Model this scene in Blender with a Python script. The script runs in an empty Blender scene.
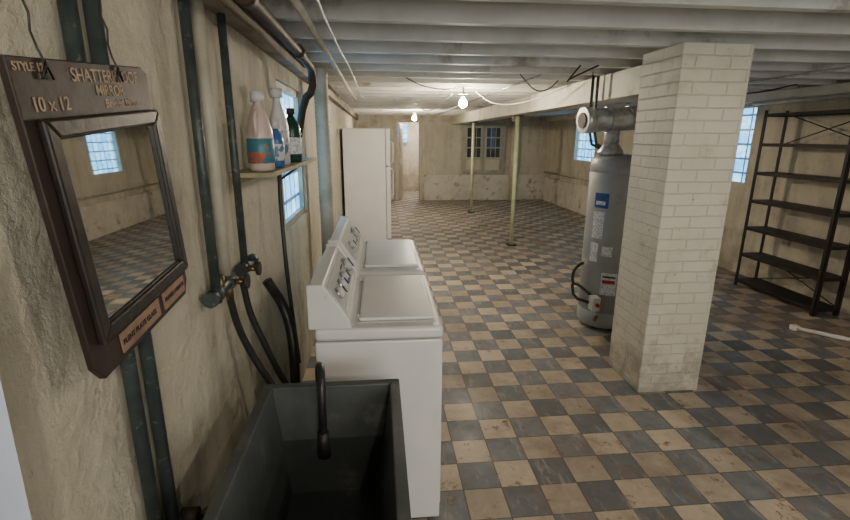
import bpy, bmesh, math, random
from mathutils import Matrix, Vector
random.seed(4)
pi=math.pi
# ---------------------------------------------------------------- materials
def nt(name):
    m=bpy.data.materials.new(name); m.use_nodes=True
    t=m.node_tree; b=t.nodes['Principled BSDF']
    return m,t,b
def N(t,ty,**k):
    n=t.nodes.new(ty)
    for a,v in k.items(): setattr(n,a,v)
    return n
def noise(t,vec,scale,detail=4,rough=.55):
    n=N(t,'ShaderNodeTexNoise'); n.inputs['Scale'].default_value=scale
    n.inputs['Detail'].default_value=detail; n.inputs['Roughness'].default_value=rough
    t.links.new(vec,n.inputs['Vector']); return n.outputs['Fac']
def ramp(t,fac,p0,p1,c0=(0,0,0,1),c1=(1,1,1,1)):
    r=N(t,'ShaderNodeValToRGB'); e=r.color_ramp.elements
    e[0].position=p0;e[1].position=p1;e[0].color=c0;e[1].color=c1
    t.links.new(fac,r.inputs['Fac']); return r.outputs['Color']
def mix(t,fac,a,b,mode='MIX'):
    n=N(t,'ShaderNodeMix',data_type='RGBA',blend_type=mode)
    for s,v in ((n.inputs[0],fac),(n.inputs[6],a),(n.inputs[7],b)):
        if hasattr(v,'is_linked') or hasattr(v,'node'): t.links.new(v,s)
        elif isinstance(v,(int,float)): s.default_value=v
        else: s.default_value=(*v[:3],1)
    return n.outputs[2]
def math2(t,op,a,b_):
    n=N(t,'ShaderNodeMath',operation=op)
    for s,v in ((n.inputs[0],a),(n.inputs[1],b_)):
        if isinstance(v,(int,float)): s.default_value=v
        else: t.links.new(v,s)
    return n.outputs[0]
def bump(t,b,h,st,dist=.01):
    n=N(t,'ShaderNodeBump'); n.inputs['Strength'].default_value=st; n.inputs['Distance'].default_value=dist
    t.links.new(h,n.inputs['Height']); t.links.new(n.outputs['Normal'],b.inputs['Normal'])
def pm(name,c,c2=None,scale=8,rough=.5,metal=0,bmp=0,bscale=40,lo=.4,hi=.65,dist=.004,c3=None,s3=3,lo3=.6,hi3=.7):
    m,t,b=nt(name)
    co=N(t,'ShaderNodeTexCoord').outputs['Object']
    b.inputs['Roughness'].default_value=rough; b.inputs['Metallic'].default_value=metal
    if c2 is None: c2=tuple(x*.8 for x in c)
    col=mix(t,ramp(t,noise(t,co,scale),lo,hi),c,c2)
    if c3: col=mix(t,ramp(t,noise(t,co,s3,6,.65),lo3,hi3),col,c3)
    t.links.new(col,b.inputs['Base Color'])
    if bmp: bump(t,b,noise(t,co,bscale,5),bmp,dist)
    return m
def wallmat(name,c,c2,dark_tone,peel):
    m,t,b=nt(name); co=N(t,'ShaderNodeTexCoord').outputs['Object']
    sep=N(t,'ShaderNodeSeparateXYZ'); t.links.new(co,sep.inputs[0]); z=sep.outputs['Z']
    col=mix(t,ramp(t,noise(t,co,2.2,6,.6),.38,.68),c,c2)
    mp=N(t,'ShaderNodeMapping'); mp.inputs['Scale'].default_value=(5,5,.7); t.links.new(co,mp.inputs[0])
    col=mix(t,mix(t,ramp(t,noise(t,mp.outputs[0],1.3,6,.65),.50,.72),(0,0,0),(.48,.48,.48)),col,dark_tone)  # dirty vertical streaks
    low=math2(t,'MULTIPLY',math2(t,'SUBTRACT',.9,z),.28); low=math2(t,'MAXIMUM',low,math2(t,'MULTIPLY',math2(t,'SUBTRACT',z,1.7),.32)); low=math2(t,'MAXIMUM',low,0.0)  # spreads the darker blotches towards the floor and towards the ceiling
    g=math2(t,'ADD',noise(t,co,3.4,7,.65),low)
    col=mix(t,mix(t,ramp(t,g,.58,.80),(0,0,0),(.8,.8,.8)),col,dark_tone)
    p=ramp(t,noise(t,co,11,8,.7),.635,.66); col=mix(t,p,col,peel)
    t.links.new(col,b.inputs['Base Color']); b.inputs['Roughness'].default_value=.75
    h=math2(t,'ADD',math2(t,'MULTIPLY',noise(t,co,7,3),1.6),math2(t,'MULTIPLY',noise(t,co,38,6,.7),.5)); bump(t,b,h,.95,.022)
    return m
def emis(name,c,s):
    m,t,b=nt(name)
    b.inputs['Base Color'].default_value=(*c,1)
    b.inputs['Emission Color'].default_value=(*c,1); b.inputs['Emission Strength'].default_value=s
    return m

M={}
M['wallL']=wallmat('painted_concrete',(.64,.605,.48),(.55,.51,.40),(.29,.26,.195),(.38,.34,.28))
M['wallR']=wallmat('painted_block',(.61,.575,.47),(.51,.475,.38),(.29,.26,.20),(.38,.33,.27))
M['ledge']=pm('limewash',(.64,.61,.54),(.50,.47,.39),3,.85,0,.7,18,.45,.7,.015,(.31,.27,.21),5,.56,.66)
M['joist']=pm('joist_paint',(.70,.70,.67),(.56,.56,.53),4,.6,0,.3,20,.4,.7,.005,(.31,.28,.23),2.5,.59,.70)
M['deck']=pm('deck_paint',(.40,.40,.38),(.28,.28,.26),3,.7,0,.3,20)
M['beam']=pm('girder_paint',(.69,.66,.57),(.56,.53,.44),4,.6,0,.3,20,c3=(.34,.30,.23),s3=4,lo3=.60,hi3=.68)
M['darkwood']=pm('dark_timber',(.10,.075,.055),(.05,.04,.03),9,.6,0,.3,40)
M['sill']=pm('sill_timber',(.32,.28,.21),(.17,.14,.11),5,.7,0,.4,30)
M['white']=pm('white_enamel',(.80,.80,.785),(.75,.75,.735),6,.28,0,0,40,.4,.7,.004,(.42,.30,.20),12,.69,.74)
M['console']=pm('console_panel',(.56,.56,.55),(.50,.50,.50),6,.35)
M['fridge']=pm('fridge_enamel',(.86,.86,.86),(.82,.82,.82),4,.35)
M['chrome']=pm('chrome',(.75,.75,.75),(.6,.6,.6),8,.2,1)
M['galv']=pm('galvanized',(.58,.60,.61),(.33,.345,.36),16,.35,.55,.15,30)
M['heater']=pm('heater_enamel',(.36,.375,.385),(.30,.31,.325),4,.42,.1,c3=(.24,.23,.22),s3=5,lo3=.62,hi3=.72)
M['pipe']=pm('green_painted_pipe',(.070,.092,.090),(.042,.057,.057),18,.45,.3,.3,60,.4,.65,.004,(.19,.19,.165),30,.60,.66)
M['creampipe']=pm('cream_pipe',(.48,.46,.38),(.36,.34,.27),8,.6)
M['black']=pm('black_rubber',(.015,.015,.016),(.028,.028,.028),20,.4)
M['iron']=pm('rusty_iron',(.045,.038,.034),(.09,.055,.04),14,.6,.4,.3,60,.45,.7)
M['shelfiron']=pm('dark_steel',(.022,.017,.016),(.045,.028,.021),10,.5,.3,.2,60,.5,.75)
M['brass']=pm('brass',(.28,.20,.10),(.16,.12,.07),20,.4,.9)
M['slate']=pm('slate',(.085,.095,.093),(.052,.060,.060),5,.42,0,.4,30,.4,.65,.004,(.18,.185,.175),6,.57,.74)
M['slatein']=pm('wet_slate',(.045,.052,.052),(.028,.033,.033),5,.38,0,.4,30,.4,.65,.004,(.12,.125,.12),7,.58,.74)
M['woodshelf']=pm('shelf_wood',(.40,.36,.22),(.29,.26,.15),10,.6)
M['frame']=pm('mirror_frame_wood',(.016,.013,.012),(.032,.021,.018),14,.42,0,.3,50)
M['board']=pm('mirror_back_wood',(.040,.025,.021),(.018,.013,.012),7,.5,0,.4,30,.4,.7,.004,(.10,.05,.032),6,.62,.7)
M['tin']=pm('tin_plate',(.36,.23,.16),(.24,.15,.11),12,.5,.2)
M['letter']=pm('letter_paint',(.40,.31,.22),(.22,.16,.11),40,.6)
M['letterd']=pm('letter_dark',(.03,.02,.015),(.03,.02,.015),30,.6)
M['mirror']=pm('mirror_glass',(.86,.88,.88),(.78,.80,.80),5,.02,1)
M['winframe']=pm('window_frame_paint',(.42,.41,.34),(.34,.33,.27),6,.5)
M['darkglass']=pm('dark_glass',(.03,.035,.04),(.05,.055,.06),3,.08)
M['doorp']=pm('door_paint',(.56,.51,.39),(.46,.42,.32),4,.5)
M['curtain']=pm('plastic_sheet',(.62,.69,.82),(.50,.58,.72),5,.4)
M['pvc']=pm('white_pvc',(.75,.74,.7),(.6,.58,.5),8,.4)
M['post']=pm('post_paint',(.60,.64,.40),(.48,.51,.32),8,.5)
M['jug']=pm('translucent_jug',(.66,.54,.50),(.58,.46,.42),6,.3)
M['lab1']=pm('label_teal',(.05,.20,.26),(.45,.12,.07),18,.4,lo=.55,hi=.58)
M['blue']=pm('blue_plastic',(.05,.14,.35),(.04,.1,.25),6,.3)
M['whitep']=pm('white_plastic',(.65,.66,.66),(.55,.56,.58),6,.35)
M['lab2']=pm('label_blue_white',(.55,.58,.6),(.12,.2,.35),25,.4,lo=.5,hi=.54)
M['dgreen']=pm('dark_green_plastic',(.01,.045,.035),(.015,.06,.045),6,.25)
M['red']=pm('red_plastic',(.4,.04,.03),(.3,.03,.02),6,.4)
M['labw']=pm('paper_label',(.72,.73,.75),(.45,.47,.52),70,.5,lo=.5,hi=.55)
M['labb']=pm('blue_label',(.03,.09,.32),(.02,.06,.2),40,.4)
M['bulb']=emis('lit_bulb',(1,.85,.64),1050)
M['bulb2']=emis('lit_bulb_near',(1,.88,.70),600)
M['bulboff']=pm('bulb_glass',(.8,.8,.76),(.7,.7,.66),6,.15)
def glassblock(name,s,cell=.2,ax='Y'):
    m,t,b=nt(name)
    co=N(t,'ShaderNodeTexCoord').outputs['Object']
    sep=N(t,'ShaderNodeSeparateXYZ'); t.links.new(co,sep.inputs[0])
    cmb=N(t,'ShaderNodeCombineXYZ'); t.links.new(sep.outputs[ax],cmb.inputs[0]); t.links.new(sep.outputs['Z'],cmb.inputs[1])
    br=N(t,'ShaderNodeTexBrick'); br.offset=0
    br.inputs['Scale'].default_value=1; br.inputs['Brick Width'].default_value=cell; br.inputs['Row Height'].default_value=cell
    br.inputs['Mortar Size'].default_value=.014; br.inputs['Mortar Smooth'].default_value=.3
    br.inputs['Color1'].default_value=(.14,.48,.90,1); br.inputs['Color2'].default_value=(.42,.76,1,1); br.inputs['Mortar'].default_value=(.04,.08,.13,1)
    t.links.new(cmb.outputs[0],br.inputs['Vector'])
    col=mix(t,ramp(t,noise(t,co,14,5,.7),.42,.60),br.outputs['Color'],(.30,.60,.70),'MULTIPLY')
    t.links.new(col,b.inputs['Base Color']); t.links.new(col,b.inputs['Emission Color']); b.inputs['Emission Strength'].default_value=s
    b.inputs['Roughness'].default_value=.2
    return m
M['gblock']=glassblock('glass_block',3.2,.17)
def floormat(T=.2286,ox=0,oy=0):
    m,t,b=nt('checker_tile')
    co=N(t,'ShaderNodeTexCoord').outputs['Object']
    mp=N(t,'ShaderNodeMapping'); mp.inputs['Location'].default_value=(ox,oy,T*.5); t.links.new(co,mp.inputs[0]); v=mp.outputs[0]
    ch=N(t,'ShaderNodeTexChecker'); ch.inputs['Scale'].default_value=1/T; t.links.new(v,ch.inputs['Vector'])
    dv=N(t,'ShaderNodeVectorMath',operation='SCALE'); dv.inputs['Scale'].default_value=1/T; t.links.new(v,dv.inputs[0])
    fl=N(t,'ShaderNodeVectorMath',operation='FLOOR'); t.links.new(dv.outputs[0],fl.inputs[0])
    wn=N(t,'ShaderNodeTexWhiteNoise'); t.links.new(fl.outputs[0],wn.inputs['Vector'])
    fr=N(t,'ShaderNodeVectorMath',operation='FRACTION'); t.links.new(dv.outputs[0],fr.inputs[0])
    sp=N(t,'ShaderNodeSeparateXYZ'); t.links.new(fr.outputs[0],sp.inputs[0])
    def edge(o): return math2(t,'ABSOLUTE',math2(t,'SUBTRACT',o,.5),0.0)
    mx=math2(t,'MAXIMUM',edge(sp.outputs['X']),edge(sp.outputs['Y']))
    line=ramp(t,mx,.478,.496)
    n1=ramp(t,noise(t,co,9,8,.7),.32,.68)
    light=mix(t,n1,(.60,.51,.40),(.43,.36,.275))
    dark=mix(t,n1,(.135,.155,.18),(.225,.24,.255))
    col=mix(t,ch.outputs['Fac'],dark,light)
    vv=ramp(t,wn.outputs['Value'],0,1,(.70,.69,.68,1),(1.14,1.12,1.09,1))
    col=mix(t,1.0,col,vv,'MULTIPLY')
    col=mix(t,line,col,(.075,.062,.052))
    sx=N(t,'ShaderNodeSeparateXYZ'); t.links.new(co,sx.inputs[0])
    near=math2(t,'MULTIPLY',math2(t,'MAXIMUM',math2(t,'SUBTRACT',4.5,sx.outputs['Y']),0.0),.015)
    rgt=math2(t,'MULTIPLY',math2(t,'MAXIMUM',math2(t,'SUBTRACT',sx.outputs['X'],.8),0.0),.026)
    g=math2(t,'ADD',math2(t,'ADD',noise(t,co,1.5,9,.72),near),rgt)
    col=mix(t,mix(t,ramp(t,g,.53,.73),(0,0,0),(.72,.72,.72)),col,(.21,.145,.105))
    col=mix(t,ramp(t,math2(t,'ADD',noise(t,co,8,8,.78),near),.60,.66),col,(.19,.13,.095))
    sc=N(t,'ShaderNodeMapping'); sc.inputs['Scale'].default_value=(6,1.6,1); sc.inputs['Rotation'].default_value=(0,0,.5); t.links.new(co,sc.inputs[0])
    col=mix(t,mix(t,ramp(t,noise(t,sc.outputs[0],2.5,9,.75),.54,.65),(0,0,0),(.55,.55,.55)),col,(.44,.40,.35))
    t.links.new(col,b.inputs['Base Color'])
    rr=ramp(t,noise(t,co,3,5,.6),.3,.7,(.42,.42,.42,1),(.78,.78,.78,1)); t.links.new(rr,b.inputs['Roughness'])
    hh=mix(t,line,noise(t,co,14,5),(0,0,0)); bump(t,b,hh,.4,.004)
    return m
M['floor']=floormat(.183)
def brickmat():
    m,t,b=nt('painted_brick')
    co=N(t,'ShaderNodeTexCoord').outputs['Object']
    s=N(t,'ShaderNodeSeparateXYZ'); t.links.new(co,s.inputs[0])
    c=N(t,'ShaderNodeCombineXYZ'); t.links.new(math2(t,'ADD',s.outputs['X'],s.outputs['Y']),c.inputs[0]); t.links.new(s.outputs['Z'],c.inputs[1])
    wob=N(t,'ShaderNodeTexNoise'); wob.inputs['Scale'].default_value=14; t.links.new(co,wob.inputs['Vector'])
    va=N(t,'ShaderNodeVectorMath',operation='SCALE'); va.inputs['Scale'].default_value=.010; t.links.new(wob.outputs['Color'],va.inputs[0])
    vb=N(t,'ShaderNodeVectorMath',operation='ADD'); t.links.new(c.outputs[0],vb.inputs[0]); t.links.new(va.outputs[0],vb.inputs[1])
    br=N(t,'ShaderNodeTexBrick'); br.inputs['Scale'].default_value=1; br.inputs['Brick Width'].default_value=.205; br.inputs['Row Height'].default_value=.068
    br.inputs['Mortar Size'].default_value=.006; br.inputs['Mortar Smooth'].default_value=1
    t.links.new(vb.outputs[0],br.inputs['Vector'])
    f=br.outputs['Fac']
    col=mix(t,ramp(t,noise(t,co,3),.4,.7),(.69,.655,.55),(.61,.575,.465))
    col=mix(t,f,col,(.60,.565,.46))
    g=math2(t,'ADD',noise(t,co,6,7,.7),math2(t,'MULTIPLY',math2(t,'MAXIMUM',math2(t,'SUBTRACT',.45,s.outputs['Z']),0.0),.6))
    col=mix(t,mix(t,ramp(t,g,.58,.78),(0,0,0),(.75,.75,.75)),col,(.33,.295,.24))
    col=mix(t,ramp(t,noise(t,co,18,6,.7),.665,.695),col,(.34,.26,.19))
    t.links.new(col,b.inputs['Base Color']); b.inputs['Roughness'].default_value=.6
    bump(t,b,math2(t,'ADD',math2(t,'MULTIPLY',f,-.75),noise(t,co,25,4)),.6,.010)
    return m
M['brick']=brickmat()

# ---------------------------------------------------------------- builder
class B:
    def __init__(s): s.bm=bmesh.new(); s.mats=[]
    def mi(s,m):
        if m not in s.mats: s.mats.append(m)
        return s.mats.index(m)
    def add(s,tb,mat,smooth=False,mtx=None):
        i=s.mi(mat)
        for f in tb.faces: f.material_index=i; f.smooth=smooth
        if mtx is not None: bmesh.ops.transform(tb,matrix=mtx,verts=tb.verts)
        me=bpy.data.meshes.new('t'); tb.to_mesh(me); tb.free(); s.bm.from_mesh(me); bpy.data.meshes.remove(me)
    def box(s,x0,x1,y0,y1,z0,z1,mat,bev=0,mtx=None,seg=2):
        tb=bmesh.new(); bmesh.ops.create_cube(tb,size=1)
        for v in tb.verts: v.co=Vector(((x0+x1)/2+v.co.x*(x1-x0),(y0+y1)/2+v.co.y*(y1-y0),(z0+z1)/2+v.co.z*(z1-z0)))
        if bev: bmesh.ops.bevel(tb,geom=tb.edges[:],offset=bev,segments=seg,affect='EDGES',profile=.5)
        s.add(tb,mat,False,mtx)
    def hexa(s,bot,top,mat,bev=0):
        tb=bmesh.new(); b=[tb.verts.new(p) for p in bot]; t=[tb.verts.new(p) for p in top]; n=len(b)
        tb.faces.new(b[::-1]); tb.faces.new(t)
        for i in range(n): tb.faces.new((b[i],b[(i+1)%n],t[(i+1)%n],t[i]))
        bmesh.ops.recalc_face_normals(tb,faces=tb.faces[:])
        if bev: bmesh.ops.bevel(tb,geom=tb.edges[:],offset=bev,segments=2,affect='EDGES',profile=.5)
        s.add(tb,mat)
    def cyl(s,p0,p1,r,mat,r2=None,seg=20,cap=True):
        p0=Vector(p0);p1=Vector(p1);d=p1-p0
        tb=bmesh.new(); bmesh.ops.create_cone(tb,cap_ends=cap,segments=seg,radius1=r,radius2=r if r2 is None else r2,depth=d.length)
        q=d.to_track_quat('Z','Y').to_matrix().to_4x4(); q.translation=(p0+p1)/2
        i=s.mi(mat)
        for f in tb.faces: f.material_index=i; f.smooth=len(f.verts)==4
        bmesh.ops.transform(tb,matrix=q,verts=tb.verts)
        me=bpy.data.meshes.new('t'); tb.to_mesh(me); tb.free(); s.bm.from_mesh(me); bpy.data.meshes.remove(me)
    def lathe(s,c,prof,mat,sc=(1,1),seg=28,mtx=None):
        tb=bmesh.new(); rings=[]
        for r,z in prof:
            rings.append([tb.verts.new((c[0]+math.cos(2*pi*k/seg)*r*sc[0],c[1]+math.sin(2*pi*k/seg)*r*sc[1],c[2]+z)) for k in range(seg)])
        for a,b in zip(rings,rings[1:]):
            for k in range(seg): tb.faces.new((a[k],a[(k+1)%seg],b[(k+1)%seg],b[k]))
        tb.faces.new(rings[0][::-1]); tb.faces.new(rings[-1])
        s.add(tb,mat,True,mtx)
    def tube(s,pts,r,mat,seg=10,sub=0):
        pts=[Vector(p) for p in pts]
        for _ in range(sub):
            q=[pts[0]]
            for a,b in zip(pts,pts[1:]): q+= [a*.75+b*.25,a*.25+b*.75]
            q.append(pts[-1]); pts=q
        tb=bmesh.new(); rings=[]; n=len(pts); ref=None
        for i,p in enumerate(pts):
            d=((pts[min(i+1,n-1)]-p).normalized()+(p-pts[max(i-1,0)]).normalized()).normalized()
            if ref is None: ref=Vector((0,0,1)) if abs(d.z)<.9 else Vector((1,0,0))
            u=(ref-d*ref.dot(d)).normalized(); w=d.cross(u); ref=u
            rings.append([tb.verts.new(p+(u*math.cos(2*pi*k/seg)+w*math.sin(2*pi*k/seg))*r) for k in range(seg)])
        for a,b in zip(rings,rings[1:]):
            for k in range(seg): tb.faces.new((a[k],a[(k+1)%seg],b[(k+1)%seg],b[k]))
        tb.faces.new(rings[0][::-1]); tb.faces.new(rings[-1])
        s.add(tb,mat,True)
    def make(s,name,parent=None):
        me=bpy.data.meshes.new(name); 
        bmesh.ops.recalc_face_normals(s.bm,faces=s.bm.faces[:])
        s.bm.to_mesh(me); s.bm.free()
        for m in s.mats: me.materials.append(M[m])
        o=bpy.data.objects.new(name,me); bpy.context.collection.objects.link(o)
        if parent: o.parent=parent
        return o

# ---------------------------------------------------------------- room
XL,XR,YB,YF,ZD=-.54,4.36,-2.4,12.2,2.32
b=B(); b.box(XL-.3,XR+.3,YB-.3,YF+2.5,-.1,0,'floor'); b.make('floor')
b=B(); b.box(XL-.3,XR+.3,YB-.3,YF+2.5,ZD,ZD+.1,'deck')
x=XL
while x<XR: b.box(x,x+.008,YB,YF,ZD-.003,ZD,'darkwood'); x+=.11
b.make('ceiling')
def wall(name,ax,p0,p1,a0,a1,z0,z1,holes,mat):
    b=B(); cuts=sorted(holes)
    def bx(c0,c1,d0,d1):
        if c1-c0<1e-4 or d1-d0<1e-4: return
        if ax=='X': b.box(p0,p1,c0,c1,d0,d1,mat)
        else: b.box(c0,c1,p0,p1,d0,d1,mat)
    cur=a0
    for h0,h1,hz0,hz1 in cuts:
        bx(cur,h0,z0,z1); bx(h0,h1,z0,hz0); bx(h0,h1,hz1,z1); cur=h1
    bx(cur,a1,z0,z1); return b.make(name)
WR=[(5.29,6.2,1.08,1.95),(9.4,10.4,1.12,1.97)]
WL=[(2.75,3.6,1.05,1.9)]
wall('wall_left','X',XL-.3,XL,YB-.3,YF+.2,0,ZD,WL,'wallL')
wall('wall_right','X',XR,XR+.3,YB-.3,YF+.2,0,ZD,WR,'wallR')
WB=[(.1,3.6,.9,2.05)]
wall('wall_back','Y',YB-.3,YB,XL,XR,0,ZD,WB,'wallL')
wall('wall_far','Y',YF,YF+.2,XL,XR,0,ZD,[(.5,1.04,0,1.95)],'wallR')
b=B(); b.box(-.2,2.2,YF+2.2,YF+2.3,0,ZD,'wallR'); b.box(-.3,-.2,YF+.2,YF+2.3,0,ZD,'wallR'); b.box(2.2,2.3,YF+.2,YF+2.3,0,ZD,'wallR'); b.make('wall_hall')
def gwin(name,x0,x1,h):
    b=B(); b.box(x0,x1,h[0],h[1],h[2],h[3],'gblock')
    b.make(name)
gwin('window_1',XR+.08,XR+.16,WR[0]); gwin('window_2',XR+.08,XR+.16,WR[1])
b=B(); h=WL[0]; b.box(XL-.08,XL-.05,h[0],h[1],h[2],h[3],'gblock')
for zz in (h[2],(h[2]+h[3])/2-.02,h[3]-.04): b.box(XL-.05,XL-.02,h[0],h[1],zz,zz+.04,'winframe')
for yy in (h[0],h[1]-.04): b.box(XL-.052,XL-.018,yy,yy+.04,h[2],h[3],'winframe')
b.make('window_3')
M['fillpane']=emis('fill_pane',(.95,.96,.96),5.2)  # glowing fill panel added behind the camera to brighten the room
b=B(); h=WB[0]; b.box(h[0],h[1],YB-.2,YB-.18,h[2],h[3],'fillpane')
for k in range(6):
    xx=h[0]+(h[1]-h[0]-.04)*k/5; b.box(xx,xx+.04,YB-.178,YB-.12,h[2],h[3],'winframe')
for zz in (h[2],h[3]-.04): b.box(h[0],h[1],YB-.176,YB-.122,zz,zz+.04,'winframe')
b.make('added_fill_panel')  # unseen fill source, framed like a window
b=B(); y=YB+.2
while y<YF-.05:
    b.box(XL+.005,XR-.005,y,y+.05,2.10,ZD-.004,'joist'); y+=.41
b.make('ceiling_joists')
b=B(); b.box(1.86,2.12,3.0,YF-.005,1.90,2.098,'beam',.006); b.make('support_beam')
b=B(); b.box(XR-.10,XR-.004,YB+.01,YF-.01,2.0,2.098,'joist',.004); b.make('trim_1')
b=B(); b.box(XL+.004,XL+.07,YB+.01,YF-.01,1.99,2.098,'sill',.004); b.make('trim_2')
b=B()
for x0,x1 in ((XL+.8,.38),(1.16,XR-.01)): b.box(x0,x1,YF-.06,YF-.003,.0,.66,'ledge',.01)
b.make('baseboard_far')
b=B(); b.box(XR-.05,XR-.003,6.6,YF-.12,0,.60,'ledge',.01); b.make('baseboard_right')
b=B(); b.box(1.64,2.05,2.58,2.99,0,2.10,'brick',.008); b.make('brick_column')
for i,yy in enumerate((6.87,10.1)):
    b=B(); b.cyl((2.0,yy,.012),(2.0,yy,1.887),.032,'post'); b.box(1.93,2.07,yy-.07,yy+.07,0,.012,'iron'); b.box(1.93,2.07,yy-.07,yy+.07,1.887,1.899,'iron')
    b.make('support_post')
b=B(); fz=1.95
b.box(.42,.50,YF-.03,YF-.002,0,fz+.08,'doorp',.004); b.box(1.04,1.12,YF-.03,YF-.002,0,fz+.08,'doorp',.004); b.box(.50,1.04,YF-.03,YF-.002,fz,fz+.08,'doorp',.004)
mt=Matrix.Translation((.53,YF+.1,0))@Matrix.Rotation(math.radians(78),4,'Z')
b.box(0,.5,-.02,.02,.01,1.93,'doorp',0,mt)
for z0,z1 in ((.2,.9),(1.05,1.8)): b.box(.08,.42,-.028,.028,z0,z1,'winframe',0,mt)
b.make('door_1')
b=B(); b.box(.3,.85,YF+2.13,YF+2.197,1.45,1.95,'gblock'); b.box(.28,.87,YF+2.10,YF+2.13,1.40,1.45,'winframe'); b.box(.56,.59,YF+2.10,YF+2.13,1.45,1.95,'winframe'); b.make('window_4')
b=B(); x0,x1,z0,z1=2.12,3.24,.68,1.93; yw=YF-.06
b.box(x0,x1,yw,YF-.003,z0,z1,'winframe',.004)
for k in range(2):
    a=x0+.07+k*.50; c=a+.46
    b.box(a,c,yw-.03,yw,z0+.05,z1-.05,'winframe',.004)
    for i in range(3):
        for j in range(3):
            px=a+.06+i*.12; pz=z0+.42+j*.25
            b.box(px,px+.10,yw-.034,yw-.030,pz,pz+.22,'darkglass')
    b.box(a+.06,c-.06,yw-.036,yw-.030,z0+.1,z0+.36,'doorp',.002)
b.make('window_5')
b=B(); b.cyl((3.42,YF-.17,0),(3.42,YF-.17,2.09),.06,'doorp'); b.make('drain_stack')
b=B(); b.tube([(XR-.13,5.2,1.98),(XR-.13,2.0,1.98),(XR-.13,-1,1.97)],.022,'pvc'); b.make('wall_conduit')
b=B(); b.tube([(XR-.09,6.7,.78),(XR-.09,12,.74)],.02,'creampipe'); b.make('wall_conduit')

# ---------------------------------------------------------------- refrigerator
b=B(); x0,x1,y0,y1=-.50,.10,6.9,7.62
b.box(x0,x1,y0,y1,.03,1.71,'fridge',.012)
b.box(x1+.004,x1+.07,y0,y1,.12,1.18,'fridge',.015); b.box(x1+.004,x1+.07,y0,y1,1.19,1.71,'fridge',.015)
b.box(x0+.04,x1-.02,y0+.03,y1-.03,0,.03,'black'); b.box(x1,x1+.03,y0+.02,y1-.02,.03,.11,'console')
b.tube([(x1+.07,y0+.05,.75),(x1+.11,y0+.05,.78),(x1+.11,y0+.05,1.12),(x1+.07,y0+.05,1.15)],.012,'whitep')
b.tube([(x1+.07,y0+.05,1.22),(x1+.11,y0+.05,1.25),(x1+.11,y0+.05,1.5),(x1+.07,y0+.05,1.53)],.012,'whitep')
b.make('refrigerator')

# ---------------------------------------------------------------- laundry machines
def laundry(name,y0,y1,washer):
    b=B(); x0,x1=-.25,.235; ht=.905
    b.box(x0,x1-.006,y0,y1,.03,.850,'white',.006)
    b.box(x0,x1,y0-.003,y1+.003,.855,ht,'white',.016,seg=3)
    b.box(x0+.03,x1-.03,y0+.03,y1-.03,0,.03,'black')
    b.box(x1-.008,x1-.002,y0+.012,y1-.012,.09,.835,'white',.003)
    lx0,lx1=x0+.165,x1-.03
    b.box(lx0-.006,lx1+.006,y0+.055,y1-.055,ht-.001,ht+.003,'console')
    b.box(lx0,lx1,y0+.062,y1-.062,ht+.003,ht+.018,'white',.006,seg=3)
    b.box(lx1-.02,lx1+.004,(y0+y1)/2-.07,(y0+y1)/2+.07,ht+.006,ht+.014,'console',.002)
    prof=[(x0-.015,ht),(x0+.13,ht),(x0+.125,ht+.03),(x0+.035,ht+.165),(x0-.015,ht+.165)]
    def pr(ya,yb,mat,grow=0,bev=.004):
        q=prof if not grow else [(x0-.02,ht),(x0+.137,ht),(x0+.132,ht+.034),(x0+.04,ht+.172),(x0-.02,ht+.172)]
        b.hexa([(x,ya,z) for x,z in q],[(x,yb,z) for x,z in q],mat,bev)
    pr(y0+.02,y1-.02,'white'); pr(y0,y0+.022,'white',1); pr(y1-.022,y1,'white',1)
    p=Vector((x0+.125,0,ht+.03)); q=Vector((x0+.035,0,ht+.165)); d=(q-p).normalized(); n=Vector((d.z,0,-d.x))
    L=(q-p).length; mt=Matrix((( 0,d.x,n.x,p.x),(1,0,0,0),(0,d.z,n.z,p.z),(0,0,0,1)))
    b.box(y0+.05,y1-.05,.02,L-.02,0,.003,'console',0,mt)
    b.box(y0+.05,y1-.05,.016,.024,.001,.005,'chrome',0,mt)
    W=y1-y0
    ks=(.18,.34,.5,.78) if washer else (.25,.72)
    for k in ks:
        yc=y0+W*k; r=.03 if k>.7 else .02
        c0=mt@Vector((yc,L*.5,.003)); c1=mt@Vector((yc,L*.5,.012)); c2=mt@Vector((yc,L*.5,.032))
        b.cyl(c0,c1,r*1.25,'chrome'); b.cyl(c1,c2,r,'whitep',r*.8)
        b.box(yc-.003,yc+.003,L*.5-r*.8,L*.5+r*.8,.032,.037,'black',0,mt)
    for i in range(5): b.box(y0+W*.58+i*.018,y0+W*.58+i*.018+.011,L*.62,L*.66,.003,.004,'letterd',0,mt)
    b.box(y0+W*.56,y0+W*.7,L*.2,L*.28,.003,.004,'labb',0,mt)
    for yy in (y0+.1,y1-.1): b.box(lx0-.012,lx0+.006,yy-.02,yy+.02,ht,ht+.012,'chrome',.002)
    return b.make(name)
laundry('washing_machine',1.65,2.34,True)
laundry('clothes_dryer',2.42,3.20,False)

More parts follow.
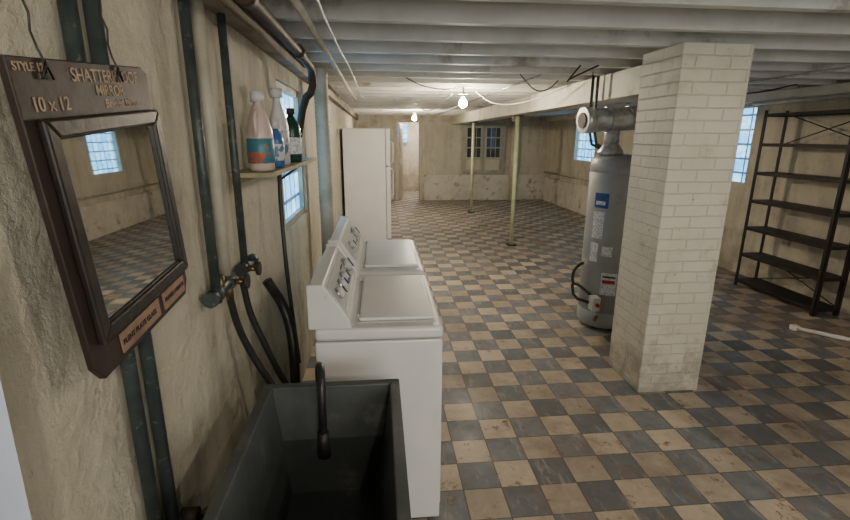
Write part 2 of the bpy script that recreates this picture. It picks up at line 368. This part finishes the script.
# ---------------------------------------------------------------- utility sink
b=B(); x0,x1,y0,y1,zt,zb=-.385,.055,.55,1.42,.82,.44; th=.032
o=[(x0,y0),(x1,y0),(x1,y1),(x0,y1)]; tb_=.05
inn=[(x0+th,y0+th),(x1-th,y0+th),(x1-th,y1-th),(x0+th,y1-th)]
ob=[(x0+tb_,y0+tb_),(x1-tb_,y0+tb_),(x1-tb_,y1-tb_),(x0+tb_,y1-tb_)]
ib=[(x0+tb_+th,y0+tb_+th),(x1-tb_-th,y0+tb_+th),(x1-tb_-th,y1-tb_-th),(x0+tb_+th,y1-tb_-th)]
for i in range(4):
    j=(i+1)%4
    b.hexa([(*ob[i],zb),(*ob[j],zb),(*ib[j],zb),(*ib[i],zb)],[(*o[i],zt),(*o[j],zt),(*inn[j],zt),(*inn[i],zt)],'slate',.004)
    s1=lambda p,cx=(x0+x1)/2,cy=(y0+y1)/2:(p[0]+(cx-p[0])*.012,p[1]+(cy-p[1])*.006)
    b.hexa([(*ib[i],zb),(*ib[j],zb),(*s1(ib[j]),zb),(*s1(ib[i]),zb)],[(*inn[i],zt-.03),(*inn[j],zt-.03),(*s1(inn[j]),zt-.03),(*s1(inn[i]),zt-.03)],'slatein')
b.box(x0+.06,x1-.06,y0+.06,y1-.06,zb-.02,zb+.02,'slatein')
b.cyl((-.16,1.0,zb+.02),(-.16,1.0,zb+.024),.035,'chrome'); b.cyl((-.16,1.0,zb-.2),(-.16,1.0,zb-.02),.022,'pvc')
for xx in (x0+.07,x1-.07):
    for yy in (y0+.08,y1-.08): b.box(xx-.018,xx+.018,yy-.018,yy+.018,0,zb-.018,'iron')
for yy in (y0+.08,y1-.08): b.box(x0+.06,x1-.06,yy-.01,yy+.01,.12,.15,'iron')
fx=-.19
b.tube([(fx-.02,1.44,.80),(fx-.02,1.44,.86),(fx-.01,1.41,.885),(fx,1.35,.87),(fx,1.325,.81),(fx,1.32,.68)],.013,'black',12,2)
b.cyl((fx,1.32,.61),(fx,1.32,.70),.020,'black',.017); b.cyl((fx-.02,1.44,.76),(fx-.02,1.44,.80),.02,'iron')
b.make('utility_sink')

# ---------------------------------------------------------------- wall pipes
b=B(); px=-.517
for yy in (.93,1.005): 
    b.cyl((px,yy,.62),(px,yy,1.985),.0145,'pipe')
    b.cyl((px,yy,.63),(px,yy,.69),.021,'pipe')
b.tube([(px,1.005,.64),(px+.01,1.06,.62),(px+.05,1.12,.62)],.012,'brass',10,1); 
b.cyl((px+.01,1.03,.68),(px+.05,1.03,.68),.018,'iron'); b.tube([(px,.93,.62),(px,.93,.0)],.014,'pipe'); b.cyl((px,.93,0),(px,.93,.02),.022,'iron')
b.make('water_supply_pipes')
b=B(); px=-.505
p1,p2=1.43,1.75; zm=1.13
b.cyl((px,p1,zm-.03),(px,p1,1.985),.0145,'pipe'); b.cyl((px,p2,zm),(px,p2,1.985),.0135,'pipe')
b.cyl((px-.01,1.56,zm+.02),(px-.01,1.56,1.985),.018,'creampipe')
b.tube([(px,p1-.05,zm),(px,p1+.14,zm)],.017,'pipe'); b.tube([(px,p2-.05,zm-.01),(px,p2+.12,zm-.01)],.017,'pipe')
for yy in (p1-.045,p1,p1+.12,p2-.04,p2,p2+.10): b.cyl((px,yy-.016,zm-.004),(px,yy+.016,zm-.004),.024,'pipe',seg=8)
for yy in (p1+.12,p2-.04):
    b.cyl((px+.015,yy,zm),(px+.055,yy,zm),.010,'brass'); b.cyl((px+.055,yy,zm),(px+.065,yy,zm),.026,'iron',seg=10)
    b.cyl((px,yy,zm-.06),(px,yy,zm),.013,'brass')
b.cyl((px+.0,p1+.04,zm-.012),(px+.0,p1+.04,zm+.045),.014,'brass')
b.tube([(px,p1+.12,zm-.06),(px+.01,p1+.14,.95),(px+.06,p1+.16,.80),(px+.13,p1+.17,.66),(px+.2,p1+.2,.5)],.0125,'black',10,3)
b.tube([(px,p2-.04,zm-.06),(px+.01,p2-.03,.95),(px+.06,p2-.02,.80),(px+.11,p2-.0,.64),(px+.2,p2,.5)],.0125,'black',10,3)
b.make('laundry_valve_pipes')
b=B()
b.tube([(px+.02,1.98,1.0),(px+.08,2.02,.86),(px+.12,1.95,.72),(px+.12,1.9,.4),(px+.1,1.95,.05)],.022,'black',12,3)
b.tube([(px+.03,2.35,1.44),(px+.03,2.32,1.3),(px+.05,2.25,.95),(px+.09,2.2,.5)],.010,'black',10,2)
b.make('drain_hose')
b=B(); b.tube([(-.36,-.8,1.99),(-.36,2.2,1.98),(-.36,2.75,1.97),(-.36,2.85,1.95),(-.36,2.86,1.85),(-.42,2.9,1.80),(-.47,2.95,1.6)],.022,'iron',12,1)
b.tube([(-.28,1.0,2.06),(-.28,6.5,2.05)],.016,'creampipe')
for yy in (1.5,2.4): b.cyl((-.36,yy-.03,1.98),(-.36,yy+.03,1.98),.030,'iron')
b.tube([(-.44,.5,2.04),(-.44,3.4,2.04)],.012,'darkwood')
b.tube([(-.20,1.2,2.08),(-.21,2.4,2.06),(-.19,4.0,2.085),(-.2,6.8,2.08)],.006,'whitep',8,1)
b.make('overhead_pipes')
b=B(); b.tube([(1.31,3.9,2.085),(1.31,11.5,2.085)],.008,'galv')
b.tube([(2.9,4.4,2.08),(2.9,11.8,2.08)],.016,'iron'); b.tube([(3.3,2.6,2.085),(3.3,11.8,2.085)],.010,'galv')
b.make('ceiling_conduit')
b=B(); n=44; prof=[]
z0,z1=.62,2.09
for i in range(n*2+1):
    prof.append((.055 if i%2 else .0505,z0+(z1-z0)*i/(n*2)))
b.lathe((-.415,3.75,0),prof,'creampipe'); b.make('dryer_vent_duct')

# ---------------------------------------------------------------- shelf + bottles
b=B(); b.box(XL+.002,-.385,1.78,3.05,1.452,1.47,'woodshelf',.002)
b.box(XL+.002,XL+.02,1.80,2.7,1.425,1.451,'woodshelf',.002)
for yy in (2.62,):
    b.box(XL+.002,XL+.012,yy-.012,yy+.012,1.36,1.425,'iron'); b.tube([(XL+.01,yy,1.37),(-.42,yy,1.448)],.006,'iron')
b.make('wooden_shelf')
zs=1.471
b=B(); c=(-.44,1.87)
b.lathe((c[0],c[1],zs),[(.045,0),(.054,.01),(.056,.13),(.054,.15),(.038,.2),(.024,.235),(.018,.24),(.018,.255)],'jug',(.85,1.0))
b.cyl((c[0],c[1],zs+.25),(c[0],c[1],zs+.285),.024,'whitep'); b.lathe((c[0],c[1],zs+.03),[(.0555,0),(.0575,.002),(.0575,.088),(.0555,.09)],'lab1',(.86,1.0))
b.tube([(c[0],c[1]-.025,zs+.215),(c[0],c[1]-.062,zs+.20),(c[0],c[1]-.06,zs+.14),(c[0],c[1]-.045,zs+.125)],.009,'jug',10,2)
b.make('detergent_jug')
b=B(); c=(-.425,2.08)
b.lathe((c[0],c[1],zs),[(.034,0),(.038,.008),(.038,.11),(.03,.135),(.016,.15),(.016,.16)],'blue',(.8,1)); b.cyl((c[0],c[1],zs+.158),(c[0],c[1],zs+.195),.019,'whitep',.016)
b.lathe((c[0],c[1],zs+.03),[(.0385,0),(.0392,.002),(.0392,.065),(.0385,.067)],'lab2',(.82,1)); b.make('cleaner_bottle')
b=B(); c=(-.45,2.28)
b.lathe((c[0],c[1],zs),[(.05,0),(.056,.01),(.056,.17),(.05,.2),(.03,.25),(.02,.28),(.02,.3)],'whitep',(.75,1.0)); b.cyl((c[0],c[1],zs+.295),(c[0],c[1],zs+.335),.027,'whitep')
b.tube([(c[0],c[1]+.02,zs+.27),(c[0],c[1]+.065,zs+.255),(c[0],c[1]+.066,zs+.16),(c[0],c[1]+.05,zs+.14)],.011,'whitep',10,2)
b.lathe((c[0],c[1],zs+.04),[(.0565,0),(.0575,.002),(.0575,.11),(.0565,.112)],'lab2',(.76,1.0)); b.make('bleach_jug')
b=B(); c=(-.44,2.55)
b.lathe((c[0],c[1],zs),[(.05,0),(.056,.01),(.056,.16),(.048,.19),(.02,.225),(.018,.24)],'dgreen',(.8,1.0)); b.cyl((c[0],c[1],zs+.235),(c[0],c[1],zs+.265),.021,'black')
b.lathe((c[0],c[1],zs+.04),[(.0565,0),(.0575,.002),(.0575,.08),(.0565,.082)],'labw',(.81,1.0)); b.make('cleaner_bottle')

# ---------------------------------------------------------------- advertising mirror
rt=bpy.data.objects.new('advertising_mirror',None); bpy.context.collection.objects.link(rt)
O=Vector((-.470,.735,1.205)); T=Vector((-.482,.69,1.70)); up=(T-O).normalized(); n0=Vector((0,1,0)).cross(up).normalized(); ex=up.cross(n0).normalized(); n=n0
rt.matrix_world=Matrix(((ex.x,up.x,n.x,O.x),(ex.y,up.y,n.y,O.y),(ex.z,up.z,n.z,O.z),(0,0,0,1)))
Wd,Hd=.39,.495
def okt(z): return [(.02,0,z),(Wd-.02,0,z),(Wd,.03,z),(Wd,Hd-.012,z),(Wd-.02,Hd,z),(0,Hd,z),(0,.03,z)]
b=B(); b.hexa(okt(0),okt(.012),'board',.002)
b.make('backboard',rt)
b=B(); fx0,fx1,fy0,fy1=.022,Wd-.006,.060,.414; fw=.027
def bar(p,q,r,s_,z0,z1,mat='frame'):
    b.hexa([(*p,z0),(*q,z0),(*r,z0),(*s_,z0)],[(*p,z1),(*q,z1),(*r,z1),(*s_,z1)],mat,.004)
o=[(fx0,fy0),(fx1,fy0),(fx1,fy1),(fx0,fy1)]; i_=[(fx0+fw,fy0+fw),(fx1-fw,fy0+fw),(fx1-fw,fy1-fw),(fx0+fw,fy1-fw)]
for k in range(4): bar(o[k],o[(k+1)%4],i_[(k+1)%4],i_[k],.012,.025)
i2=[(fx0+fw-.006,fy0+fw-.006),(fx1-fw+.006,fy0+fw-.006),(fx1-fw+.006,fy1-fw+.006),(fx0+fw-.006,fy1-fw+.006)]
i3=[(fx0+fw+.003,fy0+fw+.003),(fx1-fw-.003,fy0+fw+.003),(fx1-fw-.003,fy1-fw-.003),(fx0+fw+.003,fy1-fw-.003)]
for k in range(4): bar(i2[k],i2[(k+1)%4],i3[(k+1)%4],i3[k],.012,.019)
b.make('frame',rt)
b=B(); b.box(fx0+fw,fx1-fw,fy0+fw,fy1-fw,.0125,.0155,'mirror'); b.make('glass',rt)
b=B()
for (a0,a1,c0,c1) in ((.08,.235,.012,.050),(.255,.365,.012,.050)): b.box(a0,a1,c0,c1,.012,.015,'tin',.001)
b.make('name_plates',rt)
def text(s,x,y,size,mat,z=.0125,al='LEFT'):
    cu=bpy.data.curves.new('lettering','FONT'); cu.body=s; cu.size=size; cu.extrude=.0006; cu.align_x=al; cu.offset=.0002
    cu.materials.append(M[mat]); o_=bpy.data.objects.new('lettering',cu); bpy.context.collection.objects.link(o_); o_.parent=rt; o_.location=(x,y,z)
text('STYLE 120',.008,.477,.016,'letter'); text('SHATTERPROOF',.130,.465,.029,'letter'); text('MIRROR',.19,.443,.025,'letter')
text('10 x 12',.025,.424,.028,'letter'); text('Beveled Mirror',.21,.424,.020,'letter')
text('PLENT PLATE GLASS',.085,.026,.0145,'letterd',.0155); text('FRAMED MIRROR',.26,.028,.013,'letterd',.0155)
b=B()
for xx in (.07,.27):
    pts=[(xx,.475,.014)]
    for i in range(13): pts.append((xx+.006*math.sin(i*1.9)-.0012*i,.485+i*.022,.012+.005*math.cos(i*2.3)))
    b.tube(pts,.0018,'black',6)
    b.tube([(xx-.012,.467,.015),(xx,.49,.017),(xx+.012,.467,.015)],.002,'black',6)
b.make('hanging_wire',rt)

# ---------------------------------------------------------------- plastic curtain left
b=B(); tb=bmesh.new(); rows=[]
for j in range(13):
    z=1.44-j*.1
    rows.append([tb.verts.new((-.485+.016*math.sin(i*.9+j*.1)+.001*j,.12+i*.0225*(1-.012*j),z)) for i in range(22)])
for a,c in zip(rows,rows[1:]):
    for i in range(21): tb.faces.new((a[i],a[i+1],c[i+1],c[i]))
b.add(tb,'curtain',True); b.cyl((-.485,.10,1.45),(-.485,.60,1.45),.005,'whitep'); 
for yy in (.12,.58): b.cyl((XL+.002,yy,1.45),(-.485,yy,1.45),.005,'whitep')
b.make('plastic_curtain')

# ---------------------------------------------------------------- water heater
b=B(); cx,cy,r=1.975,3.75,.235
b.lathe((cx,cy,0),[(r-.01,.03),(r,.04),(r,.16),(r-.004,.163),(r-.004,.168),(r,.171),(r,1.32),(r-.003,1.325),(r-.003,1.332),(r,1.337),(r-.003,1.43),(r-.03,1.455),(.05,1.47)],'heater',seg=48)
for k in range(3):
    a=k*2.1+.4; b.cyl((cx+.17*math.cos(a),cy+.17*math.sin(a),0),(cx+.17*math.cos(a),cy+.17*math.sin(a),.035),.02,'black')
fxx=cx-.10
b.lathe((fxx,cy,1.462),[(.10,.0),(.10,.03),(.065,.08),(.06,.09)],'galv')
b.cyl((fxx,cy,1.52),(fxx,cy,1.74),.06,'galv',seg=28); b.cyl((fxx,cy,1.62),(fxx,cy,1.635),.063,'galv',seg=28)
def patch(a0,a1,z0,z1,mat,rr):
    tb=bmesh.new(); n=8; lo=[];hi=[]
    for k in range(n+1):
        a=math.radians(a0+(a1-a0)*k/n); lo.append(tb.verts.new((cx+rr*math.cos(a),cy+rr*math.sin(a),z0))); hi.append(tb.verts.new((cx+rr*math.cos(a),cy+rr*math.sin(a),z1)))
    for k in range(n): tb.faces.new((lo[k],lo[k+1],hi[k+1],hi[k]))
    b.add(tb,mat,True)
patch(198,228,1.05,1.17,'labb',r+.0015); patch(202,222,1.075,1.105,'labw',r+.003)
patch(198,222,.80,1.02,'labw',r+.0015); patch(198,216,.60,.76,'labw',r+.0015); patch(228,258,.33,.52,'labw',r+.0015); patch(231,255,.43,.46,'red',r+.003); patch(231,255,.48,.495,'black',r+.003); patch(224,244,.66,.74,'labw',r+.0015)
b.box(cx-.235,cx-.17,cy-.24,cy-.15,.20,.32,'console',.006); b.cyl((cx-.2,cy-.24,.26),(cx-.2,cy-.265,.26),.018,'red',.014)
b.cyl((cx-.16,cy-.17,.13),(cx-.21,cy-.24,.13),.014,'brass')
b.tube([(cx-.2,cy-.15,.3),(cx-.31,cy-.1,.40),(cx-.36,cy-.08,.40),(cx-.36,cy-.08,.52),(cx-.27,cy-.02,.56),(cx-.22,cy,.56)],.013,'black',10,2)
b.tube([(cx-.36,cy-.08,.40),(cx-.34,cy-.09,.28),(cx-.24,cy-.17,.26)],.013,'black',10,1)
b.box(cx-.245,cx-.20,cy-.06,cy,.54,.60,'galv',.004)
for X2,dy in ((1.765,.20),(1.825,.24)): b.tube([(X2+.10,cy+dy-.1,1.44),(X2+.10,cy+dy-.1,1.50),(X2,cy+dy,1.56),(X2,cy+dy,2.09)],.012,'pipe',10,1); b.cyl((X2+.10,cy+dy-.1,1.43),(X2+.10,cy+dy-.1,1.49),.018,'brass')
zc=1.765; q0=Vector((1.62,cy-.04,zc-.035)); q1=Vector((2.9,cy+.10,zc+.03))
b.cyl(q0,q1,.092,'galv',seg=28)
dv=(q1-q0).normalized()
b.cyl(q0-dv*.02,q0+dv*.05,.099,'galv',seg=28); b.cyl(q0+dv*.17,q0+dv*.195,.096,'galv',seg=28); b.cyl(q0+dv*.36,q0+dv*.385,.096,'galv',seg=28); b.cyl(q0-dv*.028,q0-dv*.02,.06,'iron')
b.cyl((2.9,cy+.1,zc-.08),(2.9,cy+.1,2.09),.092,'galv',seg=28)
b.tube([(1.66,cy-.02,1.83),(1.66,cy-.02,2.09)],.004,'iron')
b.make('water_heater')

# ---------------------------------------------------------------- metal shelving
b=B(); xa,xb,ya,yb,zt=3.98,4.25,3.72,4.72,1.88
for xx in (xa,xb-.035):
    for yy in (ya,yb-.035):
        b.box(xx,xx+.004,yy,yy+.035,0,zt,'shelfiron'); b.box(xx,xx+.035,yy if yy==ya else yy+.031,(yy if yy==ya else yy+.031)+.004,0,zt,'shelfiron')
for k in range(7):
    z=.07+k*.295
    b.box(xa+.005,xb-.005,ya+.005,yb-.005,z,z+.004,'shelfiron')
    b.box(xa+.002,xa+.006,ya+.002,yb-.002,z-.025,z+.006,'shelfiron'); b.box(xb-.006,xb-.002,ya+.002,yb-.002,z-.025,z+.006,'shelfiron')
    b.box(xa+.002,xb-.002,ya+.002,ya+.006,z-.025,z+.006,'shelfiron'); b.box(xa+.002,xb-.002,yb-.006,yb-.002,z-.025,z+.006,'shelfiron')
for z0 in (.07,1.54,):
    b.tube([(xb-.012,ya+.02,z0),(xb-.012,yb-.02,z0+.3)],.006,'shelfiron'); b.tube([(xb-.012,yb-.02,z0),(xb-.012,ya+.02,z0+.3)],.006,'shelfiron')
b.make('metal_shelving_unit')
b=B(); b.tube([(3.55,3.45,.02),(4.05,2.9,.02)],.018,'pvc'); b.box(3.52,3.58,3.43,3.48,.0,.045,'pvc',.006); b.make('pvc_pipe')

# ---------------------------------------------------------------- bulbs
def bulb(x,y,z,mat='bulb',ztop=2.098):
    b=B(); b.lathe((x,y,z),[(.004,-.046),(.022,-.041),(.038,-.022),(.042,0),(.036,.022),(.018,.042),(.015,.05)],mat,seg=20)
    b.cyl((x,y,z+.045),(x,y,z+.085),.018,'whitep'); b.cyl((x,y,z+.085),(x,y,z+.10),.045,'whitep',.04); b.cyl((x,y,z+.10),(x,y,ztop),.01,'whitep')
    b.make('light_bulb')
bulb(.89,5.1,1.94); bulb(.71,9.5,1.95); bulb(2.6,9.2,1.93,'bulboff')
bulb(1.5,.3,2.13,'bulb2',ZD-.002)
bulb(.4,-1.3,2.1,'bulb2',ZD-.002)
def cable(pts,r,mat): 
    b=B(); b.tube(pts,r,mat,8,2); b.make('electrical_cable')
cable([(1.02,5.1,2.06),(1.2,5.1,1.93),(1.5,5.0,1.93),(1.75,4.4,2.06)],.006,'whitep')
cable([(.5,6.6,2.09),(.65,6.5,1.88),(.81,5.3,2.05)],.006,'whitep')
cable([(1.42,3.4,2.09),(1.36,3.5,1.98),(1.42,3.6,2.02),(1.55,3.4,2.09)],.006,'black')
cable([(1.15,3.95,2.09),(1.3,4.0,1.96),(1.45,4.1,1.99),(1.6,4.3,2.09)],.005,'black')
cable([(.25,4.3,2.09),(.4,4.4,2.03),(.65,4.6,2.02),(.80,4.9,2.08)],.005,'black')
cable([(2.5,4.0,2.09),(2.9,4.1,1.98),(3.4,4.2,1.99),(3.9,4.3,2.09)],.006,'black')
hb=bpy.data.lights.new('hall_lamp','POINT'); hb.energy=75; hb.color=(1,.84,.74); hb.shadow_soft_size=.05
ho=bpy.data.objects.new('hall_lamp',hb); ho.location=(1.2,YF+1.2,2.0); bpy.context.collection.objects.link(ho)

w=bpy.data.worlds.new('World'); bpy.context.scene.world=w; w.use_nodes=True
w.node_tree.nodes['Background'].inputs[0].default_value=(.5,.6,.75,1); w.node_tree.nodes['Background'].inputs[1].default_value=.3

# ---------------------------------------------------------------- camera
cd=bpy.data.cameras.new('Camera'); cam=bpy.data.objects.new('Camera',cd); bpy.context.collection.objects.link(cam)
cd.sensor_width=36; cd.lens=470/850*36; cd.clip_start=.02
R=Matrix.Rotation(-math.radians(5.6),4,'Z')@Matrix.Rotation(pi/2-math.radians(14.7),4,'X')@Matrix.Rotation(math.radians(.3),4,'Z')
cam.matrix_world=Matrix.Translation((0,0,1.6))@R
bpy.context.scene.camera=cam
